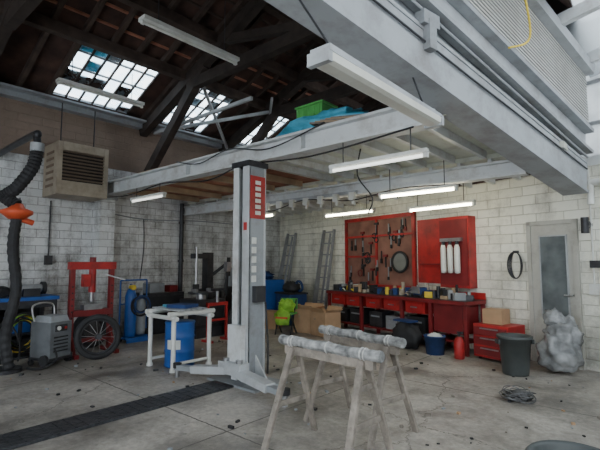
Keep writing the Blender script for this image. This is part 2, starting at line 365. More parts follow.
for k, (y0, y1) in enumerate(SKY):
    b = MB(); x0, x1 = -8.8, XT
    b.add([(x0,y0,rz(x0)+.06),(x1,y0,rz(x1)+.06),(x1,y1,rz(x1)+.06),(x0,y1,rz(x0)+.06)], [(0,1,2,3)], m_pane)
    n = int(round((y1-y0)/0.24))
    for i in range(n+1):
        yy = y0+(y1-y0)*i/n; b.beam((x0, yy, rz(x0)+.04), (x1, yy, rz(x1)+.04), 0.03, 0.04, m_wood)
    for i in range(5):
        xx = x0+(x1-x0)*i/4; b.beam((xx, y0, rz(xx)+.05), (xx, y1, rz(xx)+.05), 0.035, 0.03, m_grey)
    # slipped, grimy replacement tiles
    for i in range(n):
        for j in range(4):
            if random.random() < .16:
                ya = y0+(y1-y0)*i/n; yb = y0+(y1-y0)*(i+1)/n; xa = x0+(x1-x0)*j/4; xb = xa+(x1-x0)/4*R(.3,1)
                b.add([(xa,ya,rz(xa)+.07),(xb,ya,rz(xb)+.07),(xb,yb,rz(xb)+.075),(xa,yb,rz(xa)+.075)], [(0,1,2,3)], random.choice([m_board,m_grey,m_cyan]))
    b.build('window_%d' % (k+1))

# ------------------------------------------------------------ girder side
gA = -math.atan2(0.72, 3.7)
GM = Matrix.Translation((-2.42, 0, 0)) @ Matrix.Rotation(gA, 4, 'Z')
def zb(l): return 3.76-0.190*l
def zt(l): return 4.74-0.212*l
def zp(l): return 5.85-0.235*l
L0, L1 = -3.0, 7.05
b = MB()
def Lb(x0, x1, zf, h, mt, off=0.0):
    b.beam((( x0+x1)/2, L0, zf(L0)+off+h/2), ((x0+x1)/2, L1, zf(L1)+off+h/2), x1-x0, h, mt)
Lb(-0.12, 0.20, zb, 0.035, m_girder); Lb(0.01, 0.06, zb, 0.40, m_girder, 0.02); Lb(-0.12, 0.20, zb, 0.035, m_girder, 0.40)
Lb(0.06, 0.19, zb, 0.36, m_girder, 0.035)
Lb(0.10, 0.28, zt, 0.04, m_girder, -0.30); Lb(0.16, 0.19, zt, 0.30, m_lgrey, -0.3); Lb(0.08, 0.30, zt, 0.05, m_girder, -0.02)
b.add([(0.05,L0,zb(L0)+.42),(0.05,L1,zb(L1)+.42),(0.05,L1,zt(L1)-.2),(0.05,L0,zt(L0)-.2),
       (0.09,L0,zb(L0)+.42),(0.09,L1,zb(L1)+.42),(0.09,L1,zt(L1)-.2),(0.09,L0,zt(L0)-.2)],
      [(0,1,2,3),(7,6,5,4),(0,4,5,1),(3,2,6,7)], m_grey)
for l in (-1.5, 0.6, 2.95, 4.9, 6.6):
    b.beam((-.05, l, zb(l)+0.03), (-.05, l, zb(l)+0.40), 0.012, 0.12, m_girder, V((1,0,0)))
b.box((0.2, 3.55, zb(3.55)+.5), (.1, .22, .12), m_grey); b.box((0.2, 3.55, zb(3.55)+.36), (.12, .10, .26), m_grey)
b.tube([(0.22, l, zt(l)-0.36) for l in (-2, 0, 2, 4, 6, 7.0)], 0.016, m_grey, 6)
b.tube([(0.21, l, zb(l)+.3+R(-.02,.02)) for l in (-2, -1, 0, 1, 2, 3, 4, 5, 6, 7.0)], 0.01, m_dark, 6)
b.build('steel_girder', GM)
b = MB()
n = 22
for i in range(n):
    def q(l, k): return zt(l)+0.03+(zp(l)-zt(l)-0.03)*k/n
    xo, xi = 0.245, 0.20
    for a, c, xa, xc, mt in ((i, i+0.15, xi, xo, m_ribshade), (i+0.15, i+0.7, xo, xo, m_corr), (i+0.7, i+0.85, xo, xi, m_corr), (i+.85, i+1, xi, xi, m_ribshade)):
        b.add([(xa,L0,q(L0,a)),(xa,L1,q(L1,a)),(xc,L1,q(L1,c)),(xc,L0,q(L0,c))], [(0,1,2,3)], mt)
for l in (-1.5, 1.5, 3.2, 5.0, 6.6):
    b.beam((0.17, l, zt(l)), (0.17, l, zp(l)), 0.04, 0.04, m_white)
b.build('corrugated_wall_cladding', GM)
b = MB()
def zr(x, l): return zp(l)+0.02+0.10*x
for i in range(12):
    l = L0+0.05+i*0.9
    if l > L1+.2: break
    b.beam((0.2, l, zr(0.2, l)-0.06), (5.2, l, zr(5.2, l)-0.06), 0.09, 0.14, m_white)
for x in (0.30, 1.5, 2.8, 4.1):
    b.beam((x, L0, zr(x, L0)-0.16), (x, L1, zr(x, L1)-0.16), 0.10, 0.14, m_lgrey)
b.build('roof_joists', GM)
b = MB()
b.add([(0.15,L0,zr(.15,L0)+.03),(5.2,L0,zr(5.2,L0)+.03),(5.2,L1+.5,zr(5.2,L1+.5)+.03),(0.15,L1+.5,zr(.15,L1+.5)+.03)], [(0,1,2,3)], m_panel)
b.build('roof_translucent', GM)
b = MB()
x0, x1, z0, z1 = -1.1, 3.2, 2.86, 4.9
b.bb((x0, 0.02, 2.86), (x1, 0.14, 3.0), m_white)
b.add([(x0,.08,3.0),(x1,.08,3.0),(x1,.08,z1),(x0,.08,z1)], [(0,1,2,3)], m_panelw)
for i in range(8): b.bb((x0+i*0.6-.03, .04, 3.0), (x0+i*0.6+.03, .12, z1), m_lgrey)
for z in (3.45, 4.05): b.bb((x0, .05, z), (x1, .11, z+.05), m_lgrey)
b.build('window_4', WB)
b = MB()
b.tube([(0.44, 4.6, zp(4.6)-.1), (0.48, 4.75, zp(4.7)-.5), (0.42, 5.0, zp(5)-.85), (0.32, 4.75, zp(5)-1.0)], 0.012, m_yellow, 6)
b.build('hanging_cable', GM)

# overhead beams
b = MB()
YA = 3.98
for z0, h, w in ((2.83, .03, .2), (2.86, .2, .02), (3.06, .03, .2)):
    b.bb((-8.9, YA-w/2, z0), (-1.73, YA+w/2, z0+h), m_white)
for x in (-8.2, -5.8, -3.4): b.bb((x-.01, YA-.09, 2.86), (x+.01, YA+.09, 3.06), m_white)
b.build('steel_beam')
b = MB()
YB = 5.95
for z0, h, w in ((2.60, .03, .16), (2.63, .15, .02), (2.78, .03, .16)):
    b.bb((-8.9, YB-w/2, z0), (-1.4, YB+w/2, z0+h), m_white)
b.build('steel_beam')
b = MB()
for x in [-6.6+0.33*i for i in range(9)]:
    b.bb((x-.05, YB-.17, 2.5), (x+.05, YB-.10, 2.63), m_plastic); b.bb((x-.02, YB-.13, 2.44), (x+.02, YB-.11, 2.5), m_plastic)
b.bb((-6.7, YB-.11, 2.61), (-3.9, YB-.08, 2.66), m_lgrey)
b.build('row_of_hooks')
b = MB()
b.tube([(-8.8,3.86,2.80),(-7.6,3.86,2.72),(-6.4,3.86,2.80),(-5.2,3.86,2.70),(-4.4,3.86,2.81),(-3.2,3.86,2.74),(-1.9,3.86,2.82)],.010,m_black,6)
b.tube([(-6.0,3.85,3.1),(-5.4,3.85,2.98),(-4.7,3.85,3.08),(-3.9,3.85,2.95),(-3.0,3.85,3.1)],.009,m_dark,6)
b.tube([(-6.9,5.82,2.6),(-5.9,5.82,2.46),(-5.0,5.82,2.6),(-4.0,5.82,2.5),(-3.1,5.82,2.6),(-2.2,5.82,2.55)],.009,m_dark,6)
b.tube([(-3.0,4.6,2.94),(-3.05,4.6,2.6),(-2.85,4.62,2.3),(-2.9,4.6,2.1)],.009,m_black,6)
b.build('festoon_cables')
b = MB(); b.bb((-8.9, 3.83, 0), (-8.62, 4.13, 2.83), m_wallL); b.bb((-8.9, 3.8, 2.75), (-8.58, 4.16, 2.83), m_lgrey); b.build('trim_pilaster')
b = MB(); b.cyl((-8.84, 5.85, 0), (-8.84, 5.85, 2.88), 0.05, m_dark)
for z in (.6, 1.5, 2.4): b.cyl((-8.84, 5.85, z), (-8.84, 5.85, z+.05), 0.065, m_dark)
b.build('drain_pipe')

# lower bay ceiling
def wall_y(x): return 7.04-0.248*x
b = MB()
def slab(b, x0, x1, y0, y1f, z, t, mt):
    a = y1f(x0); c = y1f(x1)
    b.add([(x0,y0,z),(x1,y0,z),(x1,c,z),(x0,a,z),(x0,y0,z+t),(x1,y0,z+t),(x1,c,z+t),(x0,a,z+t)],
          [(0,3,2,1),(4,5,6,7),(0,1,5,4),(1,2,6,5),(2,3,7,6),(3,0,4,7)], mt)
slab(b, -4.8, -1.68, 4.12, lambda x: 6.05, 2.96, 0.06, m_ceil)
slab(b, -8.9, -1.0, 6.05, lambda x: wall_y(x), 2.90, 0.08, m_ceil)
b.build('ceiling')
b = MB()
yy = 4.12
while yy < 6.0:
    b.bb((-8.88, yy, 2.96), (-4.82, yy+0.17, 3.0), m_rbrown); yy += 0.185
for x in (-8.2, -7.4, -6.6, -5.8, -5.1): b.bb((x-.04, 4.1, 2.86), (x+.04, 5.85, 2.955), m_ply)
b.build('mezzanine_deck')
b = MB()
x = -8.6
while x < -1.65:
    ye = wall_y(x)-.03
    if x > -4.8: b.bb((x-.025, 4.1, 2.86), (x+.025, 5.86, 2.955), m_white)
    b.bb((x-.025, 6.04, 2.80), (x+.025, ye, 2.895), m_white)
    x += 0.42
b.build('ceiling_joists')

# ------------------------------------------------------------ mezzanine contents
def pallet(name, x, y, z, w, d, h=.13, rot=0):
    b = MB()
    for i in range(6): b.bb((-w/2, -d/2+i*d/6, h-.02), (w/2, -d/2+i*d/6+d/8, h), m_ply)
    for xx in (-w/2+.05, 0, w/2-.05): b.bb((xx-.04, -d/2, .02), (xx+.04, d/2, h-.02), m_ply)
    for yy_ in (-d/2, 0, d/2-.08): b.bb((-w/2, yy_, 0), (w/2, yy_+.08, .02), m_ply)
    return b.build(name, at(x, y, z, rot))
pallet('wooden_pallet', -5.6, 4.95, 3.02, 1.2, 1.0); pallet('wooden_pallet', -5.6, 4.95, 3.155, 1.2, 1.0, rot=2)
pallet('wooden_pallet', -3.85, 4.95, 3.03, 1.3, .9); pallet('wooden_pallet', -3.85, 4.95, 3.165, 1.3, .9, rot=-3)
b = MB()
for i in range(14):
    yb = 4.35+R(-.03, .25); z = 3.02+0.055*(i//3)
    b.beam((-7.9+R(-.2,.2), yb, z+.02), (-6.35+R(-.1,.1), yb+R(-.05,.1), z+.02), .1, .04, random.choice([m_ply, m_rbrown, m_lwood]))
b.build('timber_plank_stack')
b = MB(); b.box((0,0,.12), (.5,.35,.24), m_green); b.box((0,0,.255), (.54,.39,.03), m_green)
for i in range(5): b.box((-.2+i*.1, -.18, .12), (.02,.015,.2), m_green)
b.build('green_crate', at(-4.05, 5.0, 3.58), bevel=.008)
b = MB(); b.blob((0,0,.14), (1.45,.7,.32), m_cyan, .45, 3.5); b.build('blue_tarpaulin', at(-3.8, 4.85, 3.30))
b = MB(); b.box((0,0,.14), (.45,.4,.28), m_card); b.box((0,.0,.285), (.45,.07,.005), m_ply); b.build('cardboard_box', at(-2.75, 4.75, 3.03, 12), bevel=.004)
b = MB()
for i in range(5): b.beam((-3.6+.05*i,4.36+.05*i,3.33+.02*i),(-2.35,4.40+.04*i,3.10+.04*i),.12,.022,random.choice([m_ply,m_lwood]))
b.build('plywood_offcuts')
b = MB()
for i, (dx, dy) in enumerate(((0,0),(0.1,.07),(-.1,.14))):
    b.cyl((-6.2+dx, 4.14+dy, 3.08+.03*i), (-2.1+dx*.5, 4.16+dy, 3.08+.08*i), .03, [m_plastic, m_ply, m_lgrey][i])
b.build('pipe_bundle')
b = MB(); b.blob((0,0,.2), (.9,.6,.45), m_raft, .4, 3); b.blob((.6,.1,.15),(.6,.5,.35), m_dblue, .4, 3); b.build('cloth_sack_pile', at(-7.4, 5.25, 3.01))

# ------------------------------------------------------------ fluorescent fittings
def tube_light(p1, p2, tm, housing=0.07, ceil=None, h=0.035, name='fluorescent_light'):
    b = MB(); p1, p2 = V(p1), V(p2); d = (p2-p1).normalized()
    b.beam(p1+V((0,0,.045)), p2+V((0,0,.045)), housing, h, m_plastic)
    b.beam(p1+V((0,0,.005)), p1+d*.04+V((0,0,.005)), .045, .06, m_plastic); b.beam(p2-d*.04+V((0,0,.005)), p2+V((0,0,.005)), .045, .06, m_plastic)
    b.cyl(p1+d*.03, p2-d*.03, .019, tm, seg=12)
    if ceil:
        for k in (.15, .85):
            p = p1.lerp(p2, k); b.cyl(p+V((0,0,.06)), (p.x, p.y, ceil(p.x)), .006, m_dark, seg=6)
    b.build(name)
tube_light((-4.8, 2.54, 4.43), (-4.8, 4.05, 4.43), m_tubeoff, .15, lambda x: rz(x)-.08, .05)
tube_light((-7.5, 2.55, 4.42), (-7.5, 4.05, 4.42), m_tubeoff, .14, lambda x: rz(x)-.2, .05)
b = MB(); b.beam((-1.55, 1.95, 2.76), (-1.57, 3.58, 2.76), .15, .04, m_lgrey)
vs = []; sec = [(-.08,0),(-.07,-.045),(-.04,-.06),(.04,-.06),(.07,-.045),(.08,0)]
for yy in (1.97, 3.56): vs += [(-1.56+a, yy, 2.74+c) for a, c in sec]
b.add(vs, [(i,i+1,7+i,6+i) for i in range(5)]+[(0,1,2,3,4,5),(11,10,9,8,7,6)], m_tubeoff)
for yy in (1.95, 3.55): b.beam((-1.56, yy-.01, 2.715), (-1.56, yy+.03, 2.715), .165, .08, m_lgrey)
for yy in (2.15, 3.4): b.cyl((-1.56, yy, 2.78), (-1.92+.1946*(yy-2.15), yy, zb(yy)+.01), .008, m_dark, seg=6)
b.build('fluorescent_light')
tube_light((-2.95, 3.9, 2.53), (-1.78, 3.9, 2.53), m_tubedim, .07, lambda x: 2.83)
tube_light((-7.5, 3.9, 2.6), (-6.4, 3.9, 2.6), m_tubedim, .07, lambda x: 2.83)
tube_light((-3.40, 5.72, 2.48), (-2.2, 5.72, 2.48), m_tubeon, .07, lambda x: 2.96)
tube_light((-7.3, 6.2, 2.44), (-6.1, 6.2, 2.44), m_tubeon, .07, lambda x: 2.8)
tube_light((-5.6, 7.2, 2.46), (-4.3, 7.05, 2.46), m_tubeon, .07, lambda x: 2.9)
tube_light((-3.5, 6.85, 2.38), (-2.3, 6.65, 2.38), m_tubeon, .07, lambda x: 2.9)

# ------------------------------------------------------------ vehicle lift
m_post = mat('post_paint', (0.46, 0.48, 0.50), 0.4, 0, 0.06, 4, dirt=(0.22, 0.2, 0.18), dirt_amt=0.5)
def lift_post(b, cx, cy, s):
    def B(a, c, mt): b.bb((cx+a[0], cy+s*a[1], a[2]), (cx+c[0], cy+s*c[1], c[2]), mt)
    B((-.45,-.25,0), (.45,.3,.03), m_grey)
    B((-.15,-.15,.03), (.15,-.11,2.72), m_post); B((-.15,-.15,.03), (-.11,.14,2.72), m_white); B((.11,-.15,.03), (.15,.14,2.72), m_grey)
    B((-.15,.12,.03), (-.05,.15,2.72), m_white); B((.03,.12,.03), (.15,.15,2.72), m_post)
    B((-.05,.02,.03), (.03,.06,2.7), m_black)
    b.cyl((cx, cy+s*.085, .05), (cx, cy+s*.085, 2.7), .02, m_dark)
    B((-.17,-.17,2.72), (.17,.17,2.79), m_dark)
    B((-.12,.155,.16), (.12,.24,.72), m_white); B((-.2,.16,.14), (.2,.32,.28), m_post)
    for dx in (-1, 1):
        b.add([(cx+dx*.15, cy-.02, .03),(cx+dx*.4, cy-.02, .03),(cx+dx*.15, cy-.02, .35),(cx+dx*.15, cy+.0, .03),(cx+dx*.4, cy+.0, .03),(cx+dx*.15, cy+.0, .35)],
              [(0,1,2),(5,4,3),(0,3,4,1),(1,4,5,2),(2,5,3,0)], m_post)
    b.cyl((cx+.12, cy+s*.25, .12), (cx+.12, cy+s*.25, .32), .045, m_steel); b.cyl((cx-.12, cy+s*.25, .12), (cx-.12, cy+s*.25, .32), .045, m_steel)
b = MB()
lift_post(b, -4.2, 3.8, -1)
def arm(b, p, q):
    b.beam((*p, .17), (*q, .13), .14, .09, m_post); e = V((q[0]-p[0], q[1]-p[1], 0)).normalized()
    b.beam((q[0], q[1], .13), (q[0]+e.x*.28, q[1]+e.y*.28, .13), .1, .06, m_grey)
    b.cyl((q[0]+e.x*.26, q[1]+e.y*.26, .0), (q[0]+e.x*.26, q[1]+e.y*.26, .12), .03, m_steel)
    b.cyl((q[0]+e.x*.26, q[1]+e.y*.26, .12), (q[0]+e.x*.26, q[1]+e.y*.26, .18), .055, m_black)
arm(b, (-4.1, 3.55), (-3.45, 3.45)); arm(b, (-4.3, 3.55), (-4.8, 3.4))
b.bb((-4.051, 3.67, 2.05), (-4.045, 3.93, 2.60), m_red)
for i in range(6): b.bb((-4.046, 3.755, 2.10+i*.078), (-4.042, 3.85, 2.10+i*.078+.05), m_plastic)
for z in (1.25, 1.37, 1.49, 1.61, 1.73): b.bb((-4.046, 3.70, z), (-4.042, 3.78, z+.08), m_plastic)
b.bb((-4.14, 3.644, 1.9), (-4.08, 3.649, 2.0), m_red)
b.bb((-4.05, 3.72, 1.0), (-3.97, 3.88, 1.2), m_dark)
b.tube([(-4.0, 3.9, 1.0), (-3.98, 3.93, .5), (-4.0, 3.95, .1)], .012, m_black)
lift_post(b, -4.3, .55, 1)
b.bb((-4.48, .85, .0), (-4.12, 3.5, .025), m_tread)
for i in range(26):
    yy = .9+i*.1; b.bb((-4.46, yy, .025), (-4.14, yy+.02, .03), m_tread)
b.build('vehicle_lift', bevel=.004)

# ------------------------------------------------------------ trestles
def trestle(x, y, rot=0):
    b = MB(); h = .82
    b.box((0,0,h-.07), (.92,.045,.07), m_lwood)
    pts = [(-.52+.104*i, R(-.004,.004), h+R(-.008,.008)) for i in range(11)]
    b.tube(pts, .040, m_wrap, 12, 4, rib=.10)
    for k in (-.40, -.37, .02, .35, .38): b.ring((k, 0, h), (1,R(-.1,.1),0), .043, .007, m_wrap2, 16)
    for sx in (-.36, .36):
        for sy in (-1, 1):
            b.beam((sx, sy*.03, h-.05), (sx*1.12, sy*.30, .0), .03, .055, m_lwood, V((1,0,0)))
        b.beam((sx*1.07, -.2, .33), (sx*1.07, .2, .33), .022, .045, m_lwood)
        b.beam((sx*1.03, -.11, .58), (sx*1.03, .11, .58), .022, .045, m_lwood)
    b.build('wooden_trestle', at(x, y, 0, rot), bevel=.003)
trestle(-2.17, 2.8, -3); trestle(-2.3, 3.45, -10)

# ------------------------------------------------------------ left cluster
b = MB()
b.bb((-8.85, 2.85, 2.7), (-8.22, 3.75, 3.65), m_cream)
for a, c in (((-8.22,2.85,2.7),(-8.17,2.93,3.65)), ((-8.22,3.67,2.7),(-8.17,3.75,3.65)), ((-8.22,2.93,3.5),(-8.17,3.67,3.65)), ((-8.22,2.93,2.7),(-8.17,3.67,2.95))):
    b.bb(a, c, m_cream)
b.bb((-8.219,2.93,2.95), (-8.21,3.67,3.5), m_wood)
for i in range(9): b.box((-8.195, 3.3, 2.99+i*.062), (.05,.74,.018), m_brownp, Matrix.Rotation(.5, 3, 'Y'))
for yy in (3.0, 3.6): b.cyl((-8.5, yy, 3.65), (-8.5, yy, 4.45), .012, m_dark, seg=6)
for i in range(6): b.bb((-8.7, 2.84, 2.85+i*.12), (-8.35, 2.85, 2.9+i*.12), m_brownp)
b.build('unit_heater', bevel=.006)

b = MB()
b.cyl((-7.04,1.92,0), (-7.04,1.92,.05), .2, m_dark); b.tube([(-7.0,1.95,.05),(-7.03,1.9,.5),(-6.98,1.98,1.1),(-7.04,1.93,1.7),(-7.02,1.95,2.12)], .065, m_black, 12, 10, rib=.14)
b.lathe((-7.02,1.95,2.1), [(.0,.0),(.1,.0),(.16,.05),(.2,.08),(.2,.12),(.1,.16),(.07,.22),(0,.22)], m_orange)
b.cyl((-7.02,1.95,2.12),(-7.02,2.16,2.06),.04,m_orange)
b.tube([(-7.02,1.95,2.30),(-7.12,1.83,2.42),(-7.0,1.93,2.55),(-6.9,2.08,2.85),(-6.88,2.12,3.1)], .08, m_black, 12, 12, rib=.14)
b.cyl((-6.88,2.12,3.08),(-6.88,2.12,3.2),.09,m_lgrey)
b.tube([(-6.88,2.12,3.2),(-6.92,2.12,3.3),(-7.05,2.12,3.36),(-8.88,2.12,3.36)], .05, m_dark, 12)
b.tube([(-7.05,1.9,2.35),(-7.4,1.7,2.5),(-8.0,1.5,2.6),(-8.8,1.4,2.6)], .07, m_black, 12, 12, rib=.14)
b.build('fume_extractor')
b = MB()
b.bb((-8.86,1.3,.86),(-8.15,2.98,.92),m_blue)
for x_, y_ in ((-8.8,1.36),(-8.2,1.36),(-8.8,2.92),(-8.2,2.92)): b.bb((x_-.03,y_-.03,0),(x_+.03,y_+.03,.86),m_dark)
b.bb((-8.8,1.4,.3),(-8.2,2.9,.33),m_dark); b.bb((-8.16,1.4,.74),(-8.14,2.9,.86),m_dark); b.bb((-8.84,1.4,0.02),(-8.8,2.9,.86),m_black)
b.build('metal_workbench')
b = MB()
b.box((-8.45,2.6,.985),(.3,.25,.13),m_dark); b.cyl((-8.45,2.42,1.05),(-8.45,2.78,1.05),.07,m_steel); b.cyl((-8.45,2.35,1.05),(-8.45,2.42,1.05),.11,m_dark); b.cyl((-8.45,2.78,1.05),(-8.45,2.84,1.05),.11,m_dark)
b.build('bench_grinder')
b = MB(); b.box((-8.5,2.05,1.0),(.3,.3,.16),m_dblue); b.box((-8.4,1.7,.98),(.2,.3,.12),m_dark); b.blob((-8.35,2.15,1.0),(.25,.3,.2),m_black,.4); b.build('rag_and_tool_pile')
b = MB(); b.box((-8.5,1.9,.5),(.4,.5,.34),m_dark); b.box((-8.5,2.45,.45),(.4,.3,.24),m_blue); b.box((-8.45,2.6,.12),(.4,.45,.24),m_dark); b.box((-8.4,1.9,.12),(.4,.4,.24),m_black); b.build('tool_case_stack', bevel=.01)
b = MB(); b.lathe((-7.7,1.95,0),[(0,0),(.15,0),(.16,.02),(.16,.4),(.1,.46),(0,.47)],m_dark); b.cyl((-7.7,1.95,.47),(-7.7,1.95,.55),.04,m_red); b.tube([(-7.7,1.95,.5),(-7.5,2.05,.62),(-7.45,2.2,.3),(-7.5,2.2,.03)],.014,m_black); b.build('oil_drainer')
b = MB()
b.cyl((-7.98,2.35,0),(-7.98,2.35,.03),.2,m_dark); b.cyl((-7.98,2.35,.03),(-7.98,2.35,.62),.03,m_dark)
for i in range(11):
    b.ring((-7.9+i*.008+R(-.01,.01), 2.35+R(-.04,.04), .40+R(-.03,.03)), (1,.25+R(-.08,.08),R(-.08,.08)), .25+R(-.05,.05), .013, [m_hiviz,m_black,m_black,m_yellow][i%4])
b.build('air_hose_coil')
b = MB(); mx_, my_ = -7.15, 2.52
m_mach = mat('machine_grey', (0.13,0.14,0.15), .45, 0, .2, 5, dirt=(.05,.05,.05), dirt_amt=.6)
b.box((mx_,my_,.36),(.40,.36,.52),m_mach,.35); b.box((mx_,my_,.66),(.36,.32,.09),m_grey,.35,.85); b.box((mx_,my_,.09),(.42,.38,.04),m_dark,.35)
Mr = at(mx_,my_,0,20)
def mp(x,y,z): return Mr @ V((x,y,z))
for sy in (-.2,.2): b.cyl(mp(.12,sy-.02,.08),mp(.12,sy+.02,.08),.08,m_black); b.cyl(mp(-.14,sy-.02,.04),mp(-.14,sy+.02,.04),.04,m_black)
for k in range(5): b.beam(mp(.205,-.12,.2+.05*k),mp(.205,.12,.2+.05*k),.01,.02,m_black)
b.box(mp(.2,0,.53),(.02,.2,.1),m_dark,.35); b.cyl(mp(.2,-.05,.53),mp(.225,-.05,.53),.03,m_plastic); b.cyl(mp(.2,.06,.53),mp(.225,.06,.53),.02,m_red)
b.tube([mp(-.15,-.16,.6),mp(-.2,-.16,.85),mp(-.2,.16,.85),mp(-.15,.16,.6)],.014,m_steel)
b.tube([mp(.2,-.1,.25),mp(.3,-.15,.1),mp(.25,-.35,.02),mp(.05,-.4,.02)],.014,m_black)
b.build('welding_machine', bevel=.012)
# press
b = MB(); px, py = -7.4, 3.2
for s_ in (-1, 1):
    b.bb((px-.04,py+s_*.32-.035,.05),(px+.04,py+s_*.32+.035,1.5),m_dred); b.bb((px-.3,py+s_*.32-.035,0),(px+.3,py+s_*.32+.035,.06),m_dred)
    b.beam((px+.22,py+s_*.32,.05),(px+.02,py+s_*.32,.4),.03,.03,m_dred)
    for i in range(8): b.cyl((px-.045,py+s_*.32,.4+.1*i),(px+.045,py+s_*.32,.4+.1*i),.014,m_black,seg=8)
b.bb((px-.05,py-.38,1.38),(px+.05,py+.38,1.5),m_red); b.bb((px-.07,py-.31,.62),(px+.07,py+.31,.72),m_dred); b.bb((px-.04,py-.3,.2),(px+.04,py+.3,.26),m_dred)
b.cyl((px,py,1.0),(px,py,1.38),.055,m_red); b.cyl((px,py,.85),(px,py,1.0),.03,m_steel); b.cyl((px,py,1.5),(px,py,1.58),.05,m_dred)
b.cyl((px+.08,py+.15,1.3),(px+.3,py+.42,1.2),.013,m_steel); b.box((px,py,.76),(.16,.3,.08),m_steel); b.bb((px+.05,py-.2,1.1),(px+.14,py-.08,1.3),m_red)
b.build('hydraulic_press')
def tyre(b, c, ax, R_=.3, r=.1, rim=m_steel):
    b.ring(c, ax, R_-r*.8, r, m_black, 32, 1.0); a = V(ax).normalized(); c = V(c)
    b.cyl(c-a*.05, c+a*.05, R_-r*1.5, rim); b.ring(c, ax, R_-r*1.45, .025, rim); b.cyl(c-a*.065, c+a*.065, .05, m_dark)
b = MB(); c = V((-6.88,3.1,.345)); ax = V((1,-.25,.1)).normalized()
b.ring(c, ax, .30, .045, m_black, 36); b.ring(c, ax, .25, .014, m_dark, 36); b.cyl(c-ax*.06, c+ax*.06, .045, m_dark)
u_ = ax.orthogonal().normalized(); w_ = ax.cross(u_)
for k in range(14):
    t = k*2*math.pi/14; b.cyl(c+ax*(.04 if k%2 else -.04), c+(u_*math.cos(t)+w_*math.sin(t))*.25, .0035, m_steel, seg=6)
b.build('motorcycle_wheel')
b = MB(); tyre(b, (-7.95,3.45,.31), (1,.1,.1), .31, .09, m_dark); b.build('car_wheel')
# welding trolley
b = MB(); tx, ty_ = -7.9, 4.15
b.lathe((tx,ty_,.1),[(0,0),(.1,.01),(.105,.1),(.105,.75),(.07,.87),(.03,.92),(.03,.98),(0,.99)],m_blue)
b.lathe((tx-.08,ty_+.25,.1),[(0,0),(.09,.01),(.095,.1),(.095,.6),(.06,.72),(.03,.76),(.03,.82),(0,.83)],m_grey)
b.box((tx-.03,ty_+.12,.08),(.35,.55,.03),m_blue)
for s_ in (-.14,.4): b.cyl((tx-.14,ty_+s_,0.03),(tx-.14,ty_+s_,1.15),.015,m_blue); b.cyl((tx-.14,ty_+s_-.03,.1),(tx-.14,ty_+s_+.03,.1),.1,m_black)
b.cyl((tx-.14,ty_-.14,1.15),(tx-.14,ty_+.4,1.15),.015,m_blue); b.cyl((tx-.14,ty_-.14,.7),(tx-.14,ty_+.4,.7),.012,m_blue); b.bb((tx+.1,ty_-.12,0),(tx+.13,ty_+.36,.07),m_blue)
b.cyl((tx,ty_,1.02),(tx+.1,ty_,1.02),.05,m_yellow)
for i in range(6): b.ring((tx+.13,ty_+.15+R(-.03,.03),.68+R(-.03,.03)),(1,R(-.1,.1),R(-.1,.1)),.17+R(-.04,.03),.012,[m_black,m_dblue][i%2])
b.build('welding_gas_trolley')
b = MB(); b.bb((-8.89,2.95,1.45),(-8.82,3.07,1.62),m_dark); b.cyl((-8.87,3.01,1.62),(-8.87,3.01,2.65),.012,m_dark); b.build('wall_switch')
b = MB()
b.tube([(-8.87,4.2,2.5),(-8.87,5.0,2.44),(-8.87,6.5,2.5),(-8.87,8.2,2.48)],.012,m_grey)
b.tube([(-8.87,4.9,2.44),(-8.87,4.92,1.8),(-8.87,4.85,1.1)],.010,m_dark); b.tube([(-8.87,2.5,2.65),(-8.87,2.5,2.2),(-8.87,2.55,1.3)],.010,m_dark)
b.bb((-8.89,4.78,.95),(-8.82,4.92,1.12),m_plastic)
b.build('wall_cables')
# drum stand
b = MB(); dx, dy = -5.6, 3.72
for sx in (-.3,.3):
    for sy in (-.3,.3):
        b.cyl((dx+sx,dy+sy,0),(dx+sx,dy+sy,.76),.032,m_plastic); b.cyl((dx+sx,dy+sy,.0),(dx+sx,dy+sy,.04),.045,m_plastic)
    b.cyl((dx+sx,dy-.38,.78),(dx+sx,dy+.38,.78),.035,m_plastic); b.cyl((dx+sx,dy-.3,.1),(dx+sx,dy+.3,.1),.022,m_plastic)
for sy in (-.3,.3): b.cyl((dx-.38,dy+sy,.72),(dx+.38,dy+sy,.72),.03,m_plastic)
b.build('pipe_frame_stand')
b = MB()
b.lathe((dx,dy,0),[(0,0),(.21,0),(.22,.02),(.21,.04),(.21,.2),(.22,.22),(.21,.24),(.21,.4),(.22,.42),(.21,.44),(.21,.6),(.22,.62),(.21,.64),(.0,.63)],m_blue)
b.add([(dx+.213*math.cos(t),dy+.213*math.sin(t),z) for z in (.26,.39) for t in [-1.5+.12*i for i in range(9)]], [(i,i+1,10+i,9+i) for i in range(8)], m_plastic, True)
b.build('blue_drum')
b = MB()
for i in range(5): b.bb((dx-.36,dy-.25+i*.1,.818),(dx+.36,dy-.18+i*.1,.836),m_lgrey)
b.box((dx+.05,dy,.86),(.34,.3,.05),m_dblue,.3); b.box((dx-.15,dy+.05,.85),(.2,.4,.03),m_cyan,-.3); b.build('slatted_shelf')
